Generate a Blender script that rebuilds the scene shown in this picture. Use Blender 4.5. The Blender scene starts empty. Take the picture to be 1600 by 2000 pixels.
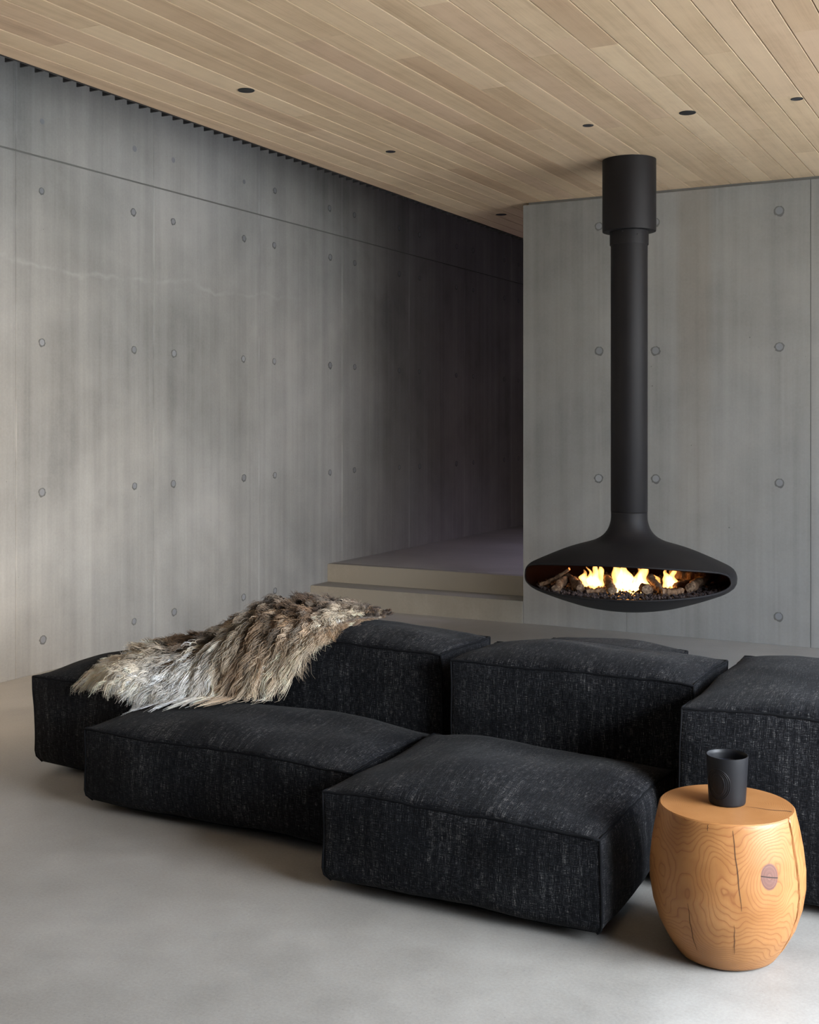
import bpy, bmesh, math, random
import numpy as np
from mathutils import Vector, Matrix, noise as mnoise

sc = bpy.context.scene
COL = sc.collection
R = math.radians

# ------------------------------------------------------------------ camera
cam_d = bpy.data.cameras.new('camera')
cam = bpy.data.objects.new('camera', cam_d); COL.objects.link(cam)
cam.location = (0, 0, 1.5)
cam.rotation_euler = (R(90), 0, R(28))
cam_d.sensor_fit = 'VERTICAL'; cam_d.sensor_height = 30.0; cam_d.sensor_width = 24.0
cam_d.lens = 35.0
cam_d.shift_y = -176 / 2000
cam_d.clip_end = 200
sc.camera = cam

# ------------------------------------------------------------------ world, lights, exposure
world = bpy.data.worlds.new('sky'); sc.world = world; world.use_nodes = True
wn = world.node_tree.nodes; wl = world.node_tree.links
wn.clear()
w_out = wn.new('ShaderNodeOutputWorld'); w_bg = wn.new('ShaderNodeBackground')
w_tc = wn.new('ShaderNodeTexCoord'); w_sep = wn.new('ShaderNodeSeparateXYZ'); w_r = wn.new('ShaderNodeValToRGB')
wl.new(w_tc.outputs['Generated'], w_sep.inputs[0]); wl.new(w_sep.outputs['Z'], w_r.inputs[0])
w_r.color_ramp.elements[0].position = 0.0; w_r.color_ramp.elements[0].color = (0.92, 0.93, 0.95, 1)
w_r.color_ramp.elements[1].position = 0.6; w_r.color_ramp.elements[1].color = (0.62, 0.78, 1.0, 1)
wl.new(w_r.outputs[0], w_bg.inputs[0]); w_bg.inputs[1].default_value = 7.6
wl.new(w_bg.outputs[0], w_out.inputs[0])

def area(name, loc, rot, sx, sy, energy, col=(1, 1, 1), portal=False, spread=180):
    d = bpy.data.lights.new(name, 'AREA'); d.shape = 'RECTANGLE'; d.size = sx; d.size_y = sy
    d.energy = energy; d.color = col; d.spread = R(spread)
    o = bpy.data.objects.new(name, d); COL.objects.link(o); o.location = loc; o.rotation_euler = rot
    if portal: d.cycles.is_portal = True
    return o
WY0, WY1 = 3.9, 7.7           # the big window assumed in the right wall, out of view
area('window_assumed_portal', (1.32, (WY0 + WY1) / 2, 1.5), (0, R(90), 0), 2.96, WY1 - WY0, 1, portal=True)
area('added_slot_fill', (-4.75, 5.0, 4.30), (0, 0, 0), 0.7, 6.0, 8, (0.66, 0.80, 1.0))  # added sky-coloured lamp under the closed roof, brightens the upper left wall
area('front_left_warm_fill', (-4.30, 1.72, 1.25), Vector((-0.50, 0.84, -0.16)).to_track_quat('-Z', 'Y').to_euler(), 0.8, 1.6, 54, (1.0, 0.78, 0.54), spread=80)  # added warm fill lamp, out of view, brightens the near end of the left wall
area('added_side_fill', (1.52, 2.85, 1.35), (0, R(68), 0), 1.2, 1.7, 104, (0.87, 0.94, 1.0), spread=110)  # added daylight-coloured lamp outside the right wall, brightens the near floor and stump
area('added_hall_fill', (-1.6, 10.3, 3.10), (0, 0, 0), 1.6, 1.6, 48, (0.72, 0.67, 1.0), spread=120)  # added bluish lamp just below the closed hall ceiling, lights the hall floor
sd_ = bpy.data.lights.new('sun', 'SUN'); sd_.energy = 36; sd_.angle = R(0.6); sd_.color = (1.0, 0.94, 0.85)
so = bpy.data.objects.new('sun', sd_); COL.objects.link(so); so.rotation_euler = Vector((0.16, 0.62, -0.77)).to_track_quat('-Z', 'Y').to_euler()
FIRE = Vector((-2.285, 7.213, 0.0))
fl = bpy.data.lights.new('fire_glow', 'POINT'); fl.energy = 3.2; fl.color = (1.0, 0.42, 0.12); fl.shadow_soft_size = 0.08
fo = bpy.data.objects.new('fire_glow', fl); COL.objects.link(fo); fo.location = (FIRE.x, FIRE.y, 0.60)

sc.view_settings.view_transform = 'Standard'; sc.view_settings.look = 'None'
sc.view_settings.gamma = 1.0; sc.view_settings.use_curve_mapping = False
sc.view_settings.exposure = 0.08

FW = Vector((-math.sin(R(28)), math.cos(R(28)), 0)); RT = Vector((math.cos(R(28)), math.sin(R(28)), 0))

# ------------------------------------------------------------------ node helpers
class NT:
    def __init__(s, name):
        s.m = bpy.data.materials.new(name); s.m.use_nodes = True
        s.t = s.m.node_tree; s.n = s.t.nodes; s.l = s.t.links
        s.n.clear(); s.out = s.n.new('ShaderNodeOutputMaterial')
        s.b = s.n.new('ShaderNodeBsdfPrincipled'); s.l.new(s.b.outputs[0], s.out.inputs[0])
    def new(s, t, **kw):
        nd = s.n.new(t)
        for k, v in kw.items(): setattr(nd, k, v)
        return nd
    def put(s, sock, v):
        if isinstance(v, bpy.types.NodeSocket): s.l.new(v, sock)
        else:
            if isinstance(v, (tuple, list)) and len(v) == 3 and sock.type == 'RGBA': v = (*v, 1)
            sock.default_value = v
    def set(s, **kw):
        for k, v in kw.items(): s.put(s.b.inputs[k.replace('_', ' ')], v)
    def pos(s): return s.new('ShaderNodeNewGeometry').outputs['Position']
    def obj(s): return s.new('ShaderNodeTexCoord').outputs['Object']
    def uv(s): return s.new('ShaderNodeTexCoord').outputs['UV']
    def rnd(s): return s.new('ShaderNodeObjectInfo').outputs['Random']
    def math(s, op, a, b=0.0, c=None, clamp=False):
        nd = s.new('ShaderNodeMath', operation=op, use_clamp=clamp)
        s.put(nd.inputs[0], a); s.put(nd.inputs[1], b)
        if c is not None: s.put(nd.inputs[2], c)
        return nd.outputs[0]
    def vm(s, op, a, b):
        nd = s.new('ShaderNodeVectorMath', operation=op); s.put(nd.inputs[0], a); s.put(nd.inputs[1], b)
        return nd.outputs['Value'] if op in ('LENGTH', 'DISTANCE', 'DOT_PRODUCT') else nd.outputs[0]
    def sep(s, v):
        nd = s.new('ShaderNodeSeparateXYZ'); s.l.new(v, nd.inputs[0]); return nd.outputs
    def comb(s, x, y, z):
        nd = s.new('ShaderNodeCombineXYZ')
        for i, v in enumerate((x, y, z)): s.put(nd.inputs[i], v)
        return nd.outputs[0]
    def noise(s, v, scale=1.0, detail=3.0, rough=0.5, dist=0.0):
        nd = s.new('ShaderNodeTexNoise'); s.l.new(v, nd.inputs['Vector'])
        nd.inputs['Scale'].default_value = scale; nd.inputs['Detail'].default_value = detail
        nd.inputs['Roughness'].default_value = rough; nd.inputs['Distortion'].default_value = dist
        return nd.outputs['Fac']
    def ramp(s, f, stops, interp='LINEAR'):
        nd = s.new('ShaderNodeValToRGB'); cr = nd.color_ramp; cr.interpolation = interp
        while len(cr.elements) < len(stops): cr.elements.new(0.5)
        for e, (p, c) in zip(cr.elements, stops):
            e.position = p; e.color = (c, c, c, 1) if isinstance(c, (int, float)) else (*c, 1)
        s.l.new(f, nd.inputs[0]); return nd.outputs[0]
    def mr(s, f, a, b, c=0.0, d=1.0, smooth=False):
        nd = s.new('ShaderNodeMapRange', clamp=True)
        if smooth: nd.interpolation_type = 'SMOOTHSTEP'
        s.put(nd.inputs[0], f)
        for i, v in enumerate((a, b, c, d)): nd.inputs[i + 1].default_value = v
        return nd.outputs[0]
    def mix(s, f, a, b, mode='MIX'):
        nd = s.new('ShaderNodeMix', data_type='RGBA', blend_type=mode)
        s.put(nd.inputs[0], f); s.put(nd.inputs[6], a); s.put(nd.inputs[7], b)
        return nd.outputs[2]
    def bump(s, h, strength=0.3, dist=0.01):
        nd = s.new('ShaderNodeBump'); s.l.new(h, nd.inputs['Height'])
        nd.inputs['Strength'].default_value = strength; nd.inputs['Distance'].default_value = dist
        s.l.new(nd.outputs[0], s.b.inputs['Normal'])

def plain(name, col, rough=0.5, metal=0.0, spec=0.5):
    t = NT(name); t.set(Base_Color=col, Roughness=rough, Metallic=metal)
    t.b.inputs['Specular IOR Level'].default_value = spec
    return t.m

# ------------------------------------------------------------------ materials
def make_concrete(name, lo, hi, tone=0.10, streak=1.0, seed=0.0, tide=False, drips=False):
    t = NT(name)
    p = t.vm('ADD', t.pos(), (seed, seed * 1.7, 0))
    big = t.noise(p, 0.55, 4, 0.55, 0.4)
    st = t.noise(t.vm('MULTIPLY', p, (7, 7, 0.22)), 1.0, 5, 0.6, 0.2)
    st2 = t.noise(t.vm('MULTIPLY', p, (28, 28, 0.5)), 1.0, 3, 0.6)
    fine = t.noise(p, 60, 4, 0.7)
    med = t.noise(p, 5.0, 5, 0.6)
    f = t.math('MULTIPLY_ADD', t.math('SUBTRACT', big, 0.5), 0.75, 0.21)
    f = t.math('MULTIPLY_ADD', st, 0.34 * streak, f)
    f = t.math('MULTIPLY_ADD', st2, 0.12 * streak, f)
    f = t.math('MULTIPLY_ADD', fine, 0.14, f)
    f = t.math('MULTIPLY_ADD', med, 0.18, f)
    f = t.math('MULTIPLY_ADD', t.math('SUBTRACT', t.rnd(), 0.5), tone, f)
    col = t.ramp(f, [(0.42, lo), (0.80, hi)])
    if tide:
        ps = t.sep(t.pos()); wob = t.noise(t.pos(), 1.6, 4, 0.6)
        dz = t.math('SUBTRACT', ps[2], t.math('MULTIPLY_ADD', wob, 0.30, 2.30))
        ln = t.math('MULTIPLY', t.mr(t.math('ABSOLUTE', dz), 0.001, 0.022, 1.0, 0.0), t.mr(ps[1], 7.3, 8.4, 1.0, 0.0))
        col = t.mix(t.math('MULTIPLY', ln, t.mr(t.noise(t.pos(), 6.0, 3), 0.35, 0.6, 0.02, 0.20)), col, (0.55, 0.54, 0.52))
        j = t.math('ABSOLUTE', t.math('SUBTRACT', t.math('FRACT', t.math('DIVIDE', t.math('SUBTRACT', ps[1], 5.075 - 0.611), 1.222)), 0.5))
        pale = t.math('MULTIPLY', t.mr(j, 0.001, 0.010, 1.0, 0.0), t.mr(t.noise(t.vm('MULTIPLY', t.pos(), (1, 1, 1.3)), 2.0, 3), 0.42, 0.62, 0.0, 0.40))
        col = t.mix(pale, col, (0.55, 0.54, 0.52))
    if drips:
        ps = t.sep(t.pos()); wob = t.noise(t.vm('MULTIPLY', t.pos(), (3, 3, 1.2)), 1.0, 3, 0.6); xx = t.math('MULTIPLY_ADD', t.math('SUBTRACT', wob, 0.5), 0.012, ps[0])
        m = None
        for xi in (-2.842, -2.42, -1.575):
            k = t.mr(t.math('ABSOLUTE', t.math('SUBTRACT', xx, xi)), 0.004, 0.016, 1.0, 0.0)
            m = k if m is None else t.math('MAXIMUM', m, k)
        col = t.mix(t.math('MULTIPLY', m, t.mr(t.noise(t.vm('MULTIPLY', t.pos(), (9, 9, 1.6)), 1.0, 2), 0.42, 0.66, 0.0, 0.15)), col, (0.11, 0.105, 0.10))
        band = t.mr(t.math('ABSOLUTE', t.math('SUBTRACT', xx, -2.15)), 0.07, 0.16, 1.0, 0.0, True)
        col = t.mix(t.math('MULTIPLY', band, t.mr(ps[2], 0.6, 2.2, 0.15, 0.75)), col, t.mix(1.0, col, (0.90, 0.84, 0.78), 'MULTIPLY'))
    hue = t.noise(p, 0.8, 2, 0.5)
    col = t.mix(t.mr(hue, 0.35, 0.65, 0, 0.55), col, (0.93, 0.96, 1.0), 'MULTIPLY')
    # small air pores
    v = t.new('ShaderNodeTexVoronoi'); t.l.new(p, v.inputs['Vector']); v.inputs['Scale'].default_value = 15
    v.inputs['Randomness'].default_value = 1.0
    spars = t.noise(p, 2.2, 2, 0.5)
    rad = t.mr(spars, 0.42, 0.72, 0.0, 0.085)
    pore = t.math('LESS_THAN', v.outputs['Distance'], t.math('MULTIPLY', rad, t.sep(v.outputs['Color'])[0]))
    col = t.mix(t.math('MULTIPLY', pore, 0.62), col, tuple(c * 0.25 for c in lo))
    t.set(Base_Color=col, Roughness=0.72)
    t.b.inputs['Specular IOR Level'].default_value = 0.35
    h = t.math('SUBTRACT', t.math('MULTIPLY_ADD', fine, 0.25, t.math('MULTIPLY', med, 0.3)), pore)
    t.bump(h, 0.25, 0.006)
    return t.m
M_WALL = make_concrete('board_concrete', (0.185, 0.180, 0.170), (0.40, 0.388, 0.362), 0.07, tide=True)
M_WALL2 = make_concrete('board_concrete_pale', (0.205, 0.203, 0.195), (0.35, 0.345, 0.329), 0.06, 1.1, 7.3, drips=True)
M_STEP = make_concrete('step_concrete', (0.245, 0.23, 0.20), (0.42, 0.395, 0.345), 0.05, 0.3, 3.1)
M_PLUG_RING = make_concrete('plug_ring', (0.125, 0.123, 0.118), (0.25, 0.245, 0.235), 0.2, 0.2, 1.1)
M_PLUG = make_concrete('plug_mortar', (0.21, 0.215, 0.225), (0.36, 0.365, 0.375), 0.3, 0.2, 2.1)

def make_floor():
    t = NT('polished_concrete'); p = t.pos()
    big = t.noise(p, 0.7, 5, 0.6, 0.6); med = t.noise(p, 4.5, 5, 0.65); fine = t.noise(p, 110, 3, 0.7)
    f = t.math('MULTIPLY_ADD', big, 0.5, t.math('MULTIPLY_ADD', med, 0.28, t.math('MULTIPLY', fine, 0.25)))
    col = t.ramp(f, [(0.36, (0.220, 0.207, 0.190)), (0.66, (0.385, 0.370, 0.348))])
    v = t.new('ShaderNodeTexVoronoi'); t.l.new(p, v.inputs['Vector']); v.inputs['Scale'].default_value = 55
    sp = t.math('LESS_THAN', v.outputs['Distance'], t.math('MULTIPLY', t.sep(v.outputs['Color'])[0], 0.13))
    col = t.mix(t.math('MULTIPLY', sp, 0.30), col, (0.10, 0.095, 0.09))
    t.set(Base_Color=col, Roughness=t.mr(med, 0.3, 0.7, 0.36, 0.52))
    t.b.inputs['Specular IOR Level'].default_value = 0.42
    t.bump(fine, 0.06, 0.002)
    return t.m
M_FLOOR = make_floor()
M_TERR = plain('pale_gravel_terrace', (0.43, 0.42, 0.40), 0.9)

def make_plank():
    t = NT('hemlock_plank'); p = t.pos(); r = t.rnd()
    q = t.vm('ADD', p, t.comb(t.math('MULTIPLY', r, 37.0), t.math('MULTIPLY', r, 91.0), t.math('MULTIPLY', r, 11.0)))
    warp = t.noise(t.vm('MULTIPLY', q, (3.0, 0.9, 1)), 1.0, 2, 0.5)
    g1 = t.noise(t.comb(t.math('MULTIPLY_ADD', warp, 1.2, t.math('MULTIPLY', t.sep(q)[0], 22.0)), t.math('MULTIPLY', t.sep(q)[1], 0.5), 0.0), 1.0, 4, 0.55)
    g2 = t.noise(t.vm('MULTIPLY', q, (230, 5.0, 1)), 1.0, 3, 0.6)
    cross = t.noise(t.vm('MULTIPLY', q, (6, 9.0, 1)), 1.0, 3, 0.6)      # faint ripple across the board
    blot = t.noise(t.vm('MULTIPLY', q, (2.5, 0.8, 1)), 1.0, 3, 0.5)
    base = t.ramp(r, [(0.0, (0.53, 0.40, 0.285)), (0.2, (0.60, 0.475, 0.34)), (0.45, (0.645, 0.52, 0.375)),
                      (0.62, (0.57, 0.435, 0.325)), (0.82, (0.69, 0.565, 0.415)), (1.0, (0.55, 0.42, 0.31))])
    f = t.math('MULTIPLY_ADD', g1, 0.5, t.math('MULTIPLY_ADD', g2, 0.28, t.math('MULTIPLY_ADD', cross, 0.22, t.math('MULTIPLY', blot, 0.4))))
    col = t.mix(1.0, base, t.ramp(f, [(0.45, (0.70, 0.64, 0.58)), (0.72, (1.0, 0.98, 0.95)), (0.95, (1.12, 1.12, 1.10))]), 'MULTIPLY')
    col = t.mix(1.0, col, (1.0, 0.97, 0.92), 'MULTIPLY')
    v = t.new('ShaderNodeTexVoronoi'); t.l.new(t.vm('MULTIPLY', q, (7, 1.6, 0.0)), v.inputs['Vector']); v.inputs['Scale'].default_value = 1.0
    kn = t.mr(v.outputs['Distance'], 0.02, 0.05, 0.55, 0.0)
    col = t.mix(t.math('MULTIPLY', kn, t.math('GREATER_THAN', t.sep(v.outputs['Color'])[0], 0.72)), col, (0.16, 0.085, 0.045))
    t.set(Base_Color=col, Roughness=0.52)
    t.b.inputs['Specular IOR Level'].default_value = 0.3
    t.bump(g2, 0.08, 0.002)
    return t.m
M_PLANK = make_plank()
M_GAP = plain('plank_gap_shadow_board', (0.12, 0.062, 0.034), 0.8)
M_BLACK = plain('black_powder_coat', (0.012, 0.012, 0.013), 0.55)
M_FIN = plain('black_anodised', (0.012, 0.010, 0.010), 0.5)
M_DARKJOINT = plain('shadow_joint_grey', (0.15, 0.148, 0.138), 0.8)

def make_fabric():
    t = NT('charcoal_linen_weave'); uv = t.uv()
    big = t.noise(uv, 5.0, 3, 0.55)
    hs = t.noise(t.vm('MULTIPLY', uv, (40, 620, 1)), 1.0, 2, 0.6)
    vs = t.noise(t.vm('MULTIPLY', t.vm('ADD', uv, (7.3, 3.1, 0)), (580, 32, 1)), 1.0, 2, 0.6)
    fk = t.noise(t.vm('MULTIPLY', uv, (300, 300, 1)), 1.0, 2, 0.7)
    band = t.noise(t.vm('MULTIPLY', t.vm('ADD', uv, (1.7, 9.1, 0)), (70, 3.0, 1)), 1.0, 2, 0.5)
    f = t.math('ADD', t.math('MULTIPLY', hs, 0.46), t.math('MULTIPLY', vs, 0.50))
    f = t.math('MULTIPLY_ADD', fk, 0.30, f); f = t.math('MULTIPLY_ADD', band, 0.16, f); f = t.math('MULTIPLY_ADD', big, 0.16, f)
    col = t.ramp(f, [(0.64, (0.0022, 0.0024, 0.0036)), (0.78, (0.0056, 0.0057, 0.0069)), (0.89, (0.028, 0.0282, 0.0315)), (1.0, (0.23, 0.22, 0.205))])
    t.set(Base_Color=col, Roughness=0.9)
    t.b.inputs['Specular IOR Level'].default_value = 0.08
    t.b.inputs['Sheen Weight'].default_value = 0.025; t.b.inputs['Sheen Roughness'].default_value = 0.45
    t.bump(f, 0.5, 0.003)
    return t.m
M_FAB = make_fabric()
M_PIPE = plain('charcoal_piping', (0.0065, 0.0067, 0.0078), 0.9, spec=0.1)

def make_steel():
    t = NT('matt_black_steel'); p = t.pos()
    n = t.noise(p, 260, 2, 0.6)
    t.set(Base_Color=t.ramp(t.noise(p, 3, 3), [(0.3, (0.0105, 0.0095, 0.0105)), (0.7, (0.0135, 0.0125, 0.0135))]), Roughness=0.52)
    t.b.inputs['Specular IOR Level'].default_value = 0.22
    t.bump(n, 0.04, 0.001)
    return t.m
M_STEEL = make_steel()
M_HEARTH_IN = plain('heat_tinted_inner_steel', (0.007, 0.0022, 0.0016), 0.9, spec=0.1)

def make_stump():
    t = NT('cedar_stump'); o = t.obj(); s = t.sep(o)
    w1 = t.noise(t.vm('MULTIPLY', t.vm('ADD', o, (0.35, 1.2, 0.1)), (6.0, 6.0, 3.8)), 1.0, 2.5, 0.45)
    w2 = t.noise(t.vm('MULTIPLY', o, (26, 26, 9)), 1.0, 2, 0.5)
    rad = t.vm('LENGTH', t.comb(t.math('ADD', s[0], 0.012), t.math('ADD', s[1], 0.018), 0.0), (0, 0, 0))
    K = Vector((0.150, -0.145, 0.287))      # the knot
    kd = t.vm('SUBTRACT', o, tuple(K)); kl = t.vm('LENGTH', t.vm('MULTIPLY', kd, (1.0, 1.0, 0.72)), (0, 0, 0))
    kpush = t.mr(kl, 0.015, 0.11, 0.030, 0.0, True)
    d = t.math('ADD', t.math('MULTIPLY_ADD', w1, 0.085, rad), t.math('MULTIPLY_ADD', w2, 0.0045, kpush))
    ph = t.math('FRACT', t.math('MULTIPLY', d, 215.0))
    lineA = t.ramp(ph, [(0.0, 0.15), (0.50, 0.0), (0.80, 0.35), (0.93, 1.0), (1.0, 0.2)])
    varn = t.noise(o, 9, 3, 0.5); fine = t.noise(t.vm('MULTIPLY', o, (160, 160, 14)), 1.0, 3, 0.6)
    base = t.ramp(varn, [(0.3, (0.28, 0.120, 0.036)), (0.7, (0.37, 0.176, 0.063))])
    col = t.mix(t.math('MULTIPLY', lineA, 0.78), base, (0.19, 0.062, 0.018))
    col = t.mix(t.mr(fine, 0.35, 0.75, 0.0, 0.22), col, (0.30, 0.12, 0.04))
    # end grain on the top is a little duller
    # knot
    kel = t.vm('LENGTH', t.vm('MULTIPLY', kd, (1.12, 1.12, 0.86)), (0, 0, 0))
    kin = t.mr(t.math('MULTIPLY_ADD', w2, 0.006, kel), 0.031, 0.035, 1.0, 0.0)
    kring = t.noise(t.comb(t.math('MULTIPLY', kel, 240.0), 0.0, 0.0), 1.0, 2)
    col = t.mix(kin, col, t.ramp(kring, [(0.3, (0.10, 0.045, 0.035)), (0.7, (0.18, 0.085, 0.062))]))
    crk = t.math('LESS_THAN', t.math('ABSOLUTE', t.math('ADD', t.math('MULTIPLY', s[0], 0.25), t.math('SUBTRACT', s[2], 0.285 + 0.0375))), 0.0016)
    col = t.mix(t.math('MULTIPLY', crk, kin), col, (0.03, 0.015, 0.01))
    t.set(Base_Color=col, Roughness=0.45)
    t.b.inputs['Specular IOR Level'].default_value = 0.35
    t.bump(t.math('SUBTRACT', fine, lineA), 0.10, 0.002)
    return t.m
M_STUMP = make_stump()
M_CRACK = plain('crack_dark', (0.05, 0.020, 0.008), 0.9)
M_CERAMIC = plain('matt_black_porcelain', (0.009, 0.009, 0.0105), 0.45, spec=0.22)
M_WAX = plain('black_wax', (0.020, 0.024, 0.038), 0.22)

def make_wool():
    t = NT('long_wool'); a = t.new('ShaderNodeAttribute'); a.attribute_name = 'tone'
    t.set(Base_Color=a.outputs['Color'], Roughness=0.6)
    t.b.inputs['Specular IOR Level'].default_value = 0.25
    t.b.inputs['Sheen Weight'].default_value = 0.15
    return t.m
M_WOOL = make_wool()
M_HIDE = plain('hide_brown', (0.10, 0.065, 0.04), 0.9)

def make_log():
    t = NT('ceramic_log_bark'); o = t.obj()
    n = t.noise(o, 22, 4, 0.6); n2 = t.noise(t.vm('MULTIPLY', o, (90, 90, 20)), 1.0, 3, 0.6)
    col = t.ramp(t.math('MULTIPLY_ADD', n2, 0.4, t.math('MULTIPLY', n, 0.7)), [(0.38, (0.035, 0.018, 0.010)), (0.56, (0.17, 0.095, 0.05)), (0.75, (0.36, 0.25, 0.16))])
    t.set(Base_Color=col, Roughness=0.9); t.bump(n2, 0.7, 0.01)
    return t.m
M_LOG = make_log()
def make_logend():
    t = NT('ash_log_end'); n = t.noise(t.obj(), 55, 4, 0.65)
    t.set(Base_Color=t.ramp(n, [(0.38, (0.07, 0.04, 0.025)), (0.55, (0.24, 0.16, 0.10)), (0.72, (0.46, 0.35, 0.25))]), Roughness=0.9); t.bump(n, 0.8, 0.01)
    return t.m
M_LOGEND = make_logend()
def make_lava():
    t = NT('lava_rock'); r = t.noise(t.pos(), 45, 3, 0.7)
    t.set(Base_Color=t.ramp(r, [(0.35, (0.012, 0.008, 0.008)), (0.6, (0.055, 0.035, 0.032)), (0.75, (0.13, 0.09, 0.08))]), Roughness=0.85)
    return t.m
M_LAVA = make_lava()
def make_flame():
    t = NT('flame_gas'); t.n.remove(t.b)
    o = t.obj(); z = t.sep(o)[2]
    n = t.noise(t.vm('MULTIPLY', o, (26, 26, 12)), 1.0, 3, 0.55)
    k = t.math('MULTIPLY', t.mr(n, 0.30, 0.62, 0.35, 1.4), t.mr(z, 0.02, 0.24, 1.25, 0.45))
    e = t.new('ShaderNodeEmission'); e.inputs[0].default_value = (1.0, 0.43, 0.11, 1)
    t.l.new(t.math('MULTIPLY', k, 150.0), e.inputs[1])
    t.l.new(e.outputs[0], t.out.inputs['Volume'])
    return t.m
M_FLAME = make_flame()
t = NT('ember_glow'); t.set(Base_Color=(0.2, 0.05, 0.02)); t.b.inputs['Emission Color'].default_value = (1, 0.28, 0.06, 1); t.b.inputs['Emission Strength'].default_value = 1.6
M_EMBER = t.m

# ------------------------------------------------------------------ object helpers
def link(name, me, parent=None, mats=()):
    o = bpy.data.objects.new(name, me); COL.objects.link(o)
    for m in mats:
        if m.name not in [x.name for x in me.materials if x]: me.materials.append(m)
    if parent is not None: o.parent = parent
    return o
def obj(name, bm, mats, parent=None, smooth=False):
    me = bpy.data.meshes.new(name); bmesh.ops.recalc_face_normals(bm, faces=bm.faces[:]); bm.to_mesh(me); bm.free()
    if smooth: me.polygons.foreach_set('use_smooth', [True] * len(me.polygons))
    return link(name, me, parent, mats if isinstance(mats, (list, tuple)) else [mats])
def pydata(name, v, f, mats, parent=None, smooth=True):
    me = bpy.data.meshes.new(name); me.from_pydata(v, [], f); me.update()
    if smooth: me.polygons.foreach_set('use_smooth', [True] * len(me.polygons))
    return link(name, me, parent, mats if isinstance(mats, (list, tuple)) else [mats])
def box(bm, x0, x1, y0, y1, z0, z1, mi=0):
    vs = [bm.verts.new((x, y, z)) for z in (z0, z1) for y in (y0, y1) for x in (x0, x1)]
    for q in ((0, 2, 3, 1), (4, 5, 7, 6), (0, 1, 5, 4), (2, 6, 7, 3), (0, 4, 6, 2), (1, 3, 7, 5)):
        f = bm.faces.new([vs[i] for i in q]); f.material_index = mi
    return vs
def boxobj(name, dims, mat, parent=None, bev=0.0):
    bm = bmesh.new(); box(bm, *dims)
    if bev: bmesh.ops.bevel(bm, geom=bm.edges[:], offset=bev, segments=1, affect='EDGES')
    return obj(name, bm, mat, parent)
def empty(name, loc=(0, 0, 0), rz=0.0):
    o = bpy.data.objects.new(name, None); COL.objects.link(o); o.location = loc; o.rotation_euler = (0, 0, rz); o.empty_display_size = 0.1
    return o
def tag(o, label, cat, group=None, kind=None):
    o['label'] = label; o['category'] = cat
    if group: o['group'] = group
    if kind: o['kind'] = kind
    return o
def struct(o): o['kind'] = 'structure'; return o
def lathe(prof, n=64, close_top=False, mi=0, bm=None):
    """prof: list of (r,z)."""
    own = bm is None
    if own: bm = bmesh.new()
    rings = []
    for r, z in prof:
        if r < 1e-6: rings.append([bm.verts.new((0, 0, z))])
        else: rings.append([bm.verts.new((r * math.cos(2 * math.pi * i / n), r * math.sin(2 * math.pi * i / n), z)) for i in range(n)])
    for a, b in zip(rings, rings[1:]):
        for i in range(n):
            j = (i + 1) % n
            if len(a) == 1 and len(b) == 1: continue
            if len(a) == 1: f = bm.faces.new((a[0], b[i], b[j]))
            elif len(b) == 1: f = bm.faces.new((a[i], a[j], b[0]))
            else: f = bm.faces.new((a[i], a[j], b[j], b[i]))
            f.material_index = mi
    return bm
def tube_data(path, rad, n=6, cap=True):
    """tube along a list of Vectors; rad float or list."""
    vs, fs = [], []; m = len(path)
    up = Vector((0, 0, 1)); prev = None
    for i, p in enumerate(path):
        tn = (path[min(i + 1, m - 1)] - path[max(i - 1, 0)]).normalized()
        if prev is None:
            a = tn.orthogonal().normalized()
        else:
            a = (prev - tn * prev.dot(tn)).normalized()
        prev = a; b = tn.cross(a); r = rad[i] if isinstance(rad, (list, tuple)) else rad
        for k in range(n):
            c = 2 * math.pi * k / n; vs.append(p + a * math.cos(c) * r + b * math.sin(c) * r)
    for i in range(m - 1):
        for k in range(n):
            k2 = (k + 1) % n; fs.append((i * n + k, i * n + k2, (i + 1) * n + k2, (i + 1) * n + k))
    if cap: fs.append(tuple(range(n))[::-1]); fs.append(tuple((m - 1) * n + k for k in range(n)))
    return vs, fs

# ------------------------------------------------------------------ the room
ZC = 3.13; XL = -5.3; YB = 8.254; XC = -3.43; XR = 1.2; XE = -4.09; YF = -3.2; YH = 14.2
floor = struct(boxobj('floor', (XL - 0.3, XR + 0.2, YF - 0.2, 8.6, -0.2, 0.0), M_FLOOR))
struct(boxobj('floor_hall', (XL - 0.3, XR, 8.60, YH + 0.2, -0.2, 0.313), M_FLOOR))
terr = struct(boxobj('terrace', (XR + 0.2, 60, -40, 40, -0.25, -0.05), M_TERR))

# stairs up to the hall
stairs = empty('concrete_stairs', (XL, 8.2, 0))
tag(stairs, 'two wide poured concrete steps rising to the dark hallway beside the fireplace wall', 'stairs')
stairs['kind'] = 'structure'
def step(y0, y1, z0, z1):
    bm = bmesh.new(); box(bm, 0.001, XC - XL - 0.001, y0 - 8.2, y1 - 8.2, z0, z1)
    bmesh.ops.bevel(bm, geom=[e for e in bm.edges if abs(e.verts[0].co.z - z1) < 1e-5 and abs(e.verts[1].co.z - z1) < 1e-5], offset=0.004, segments=2, affect='EDGES')
    return obj('step', bm, M_STEP, stairs)
step(8.243, 8.599, 0.0, 0.164); step(8.505, 8.599, 0.164, 0.3135)

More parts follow.
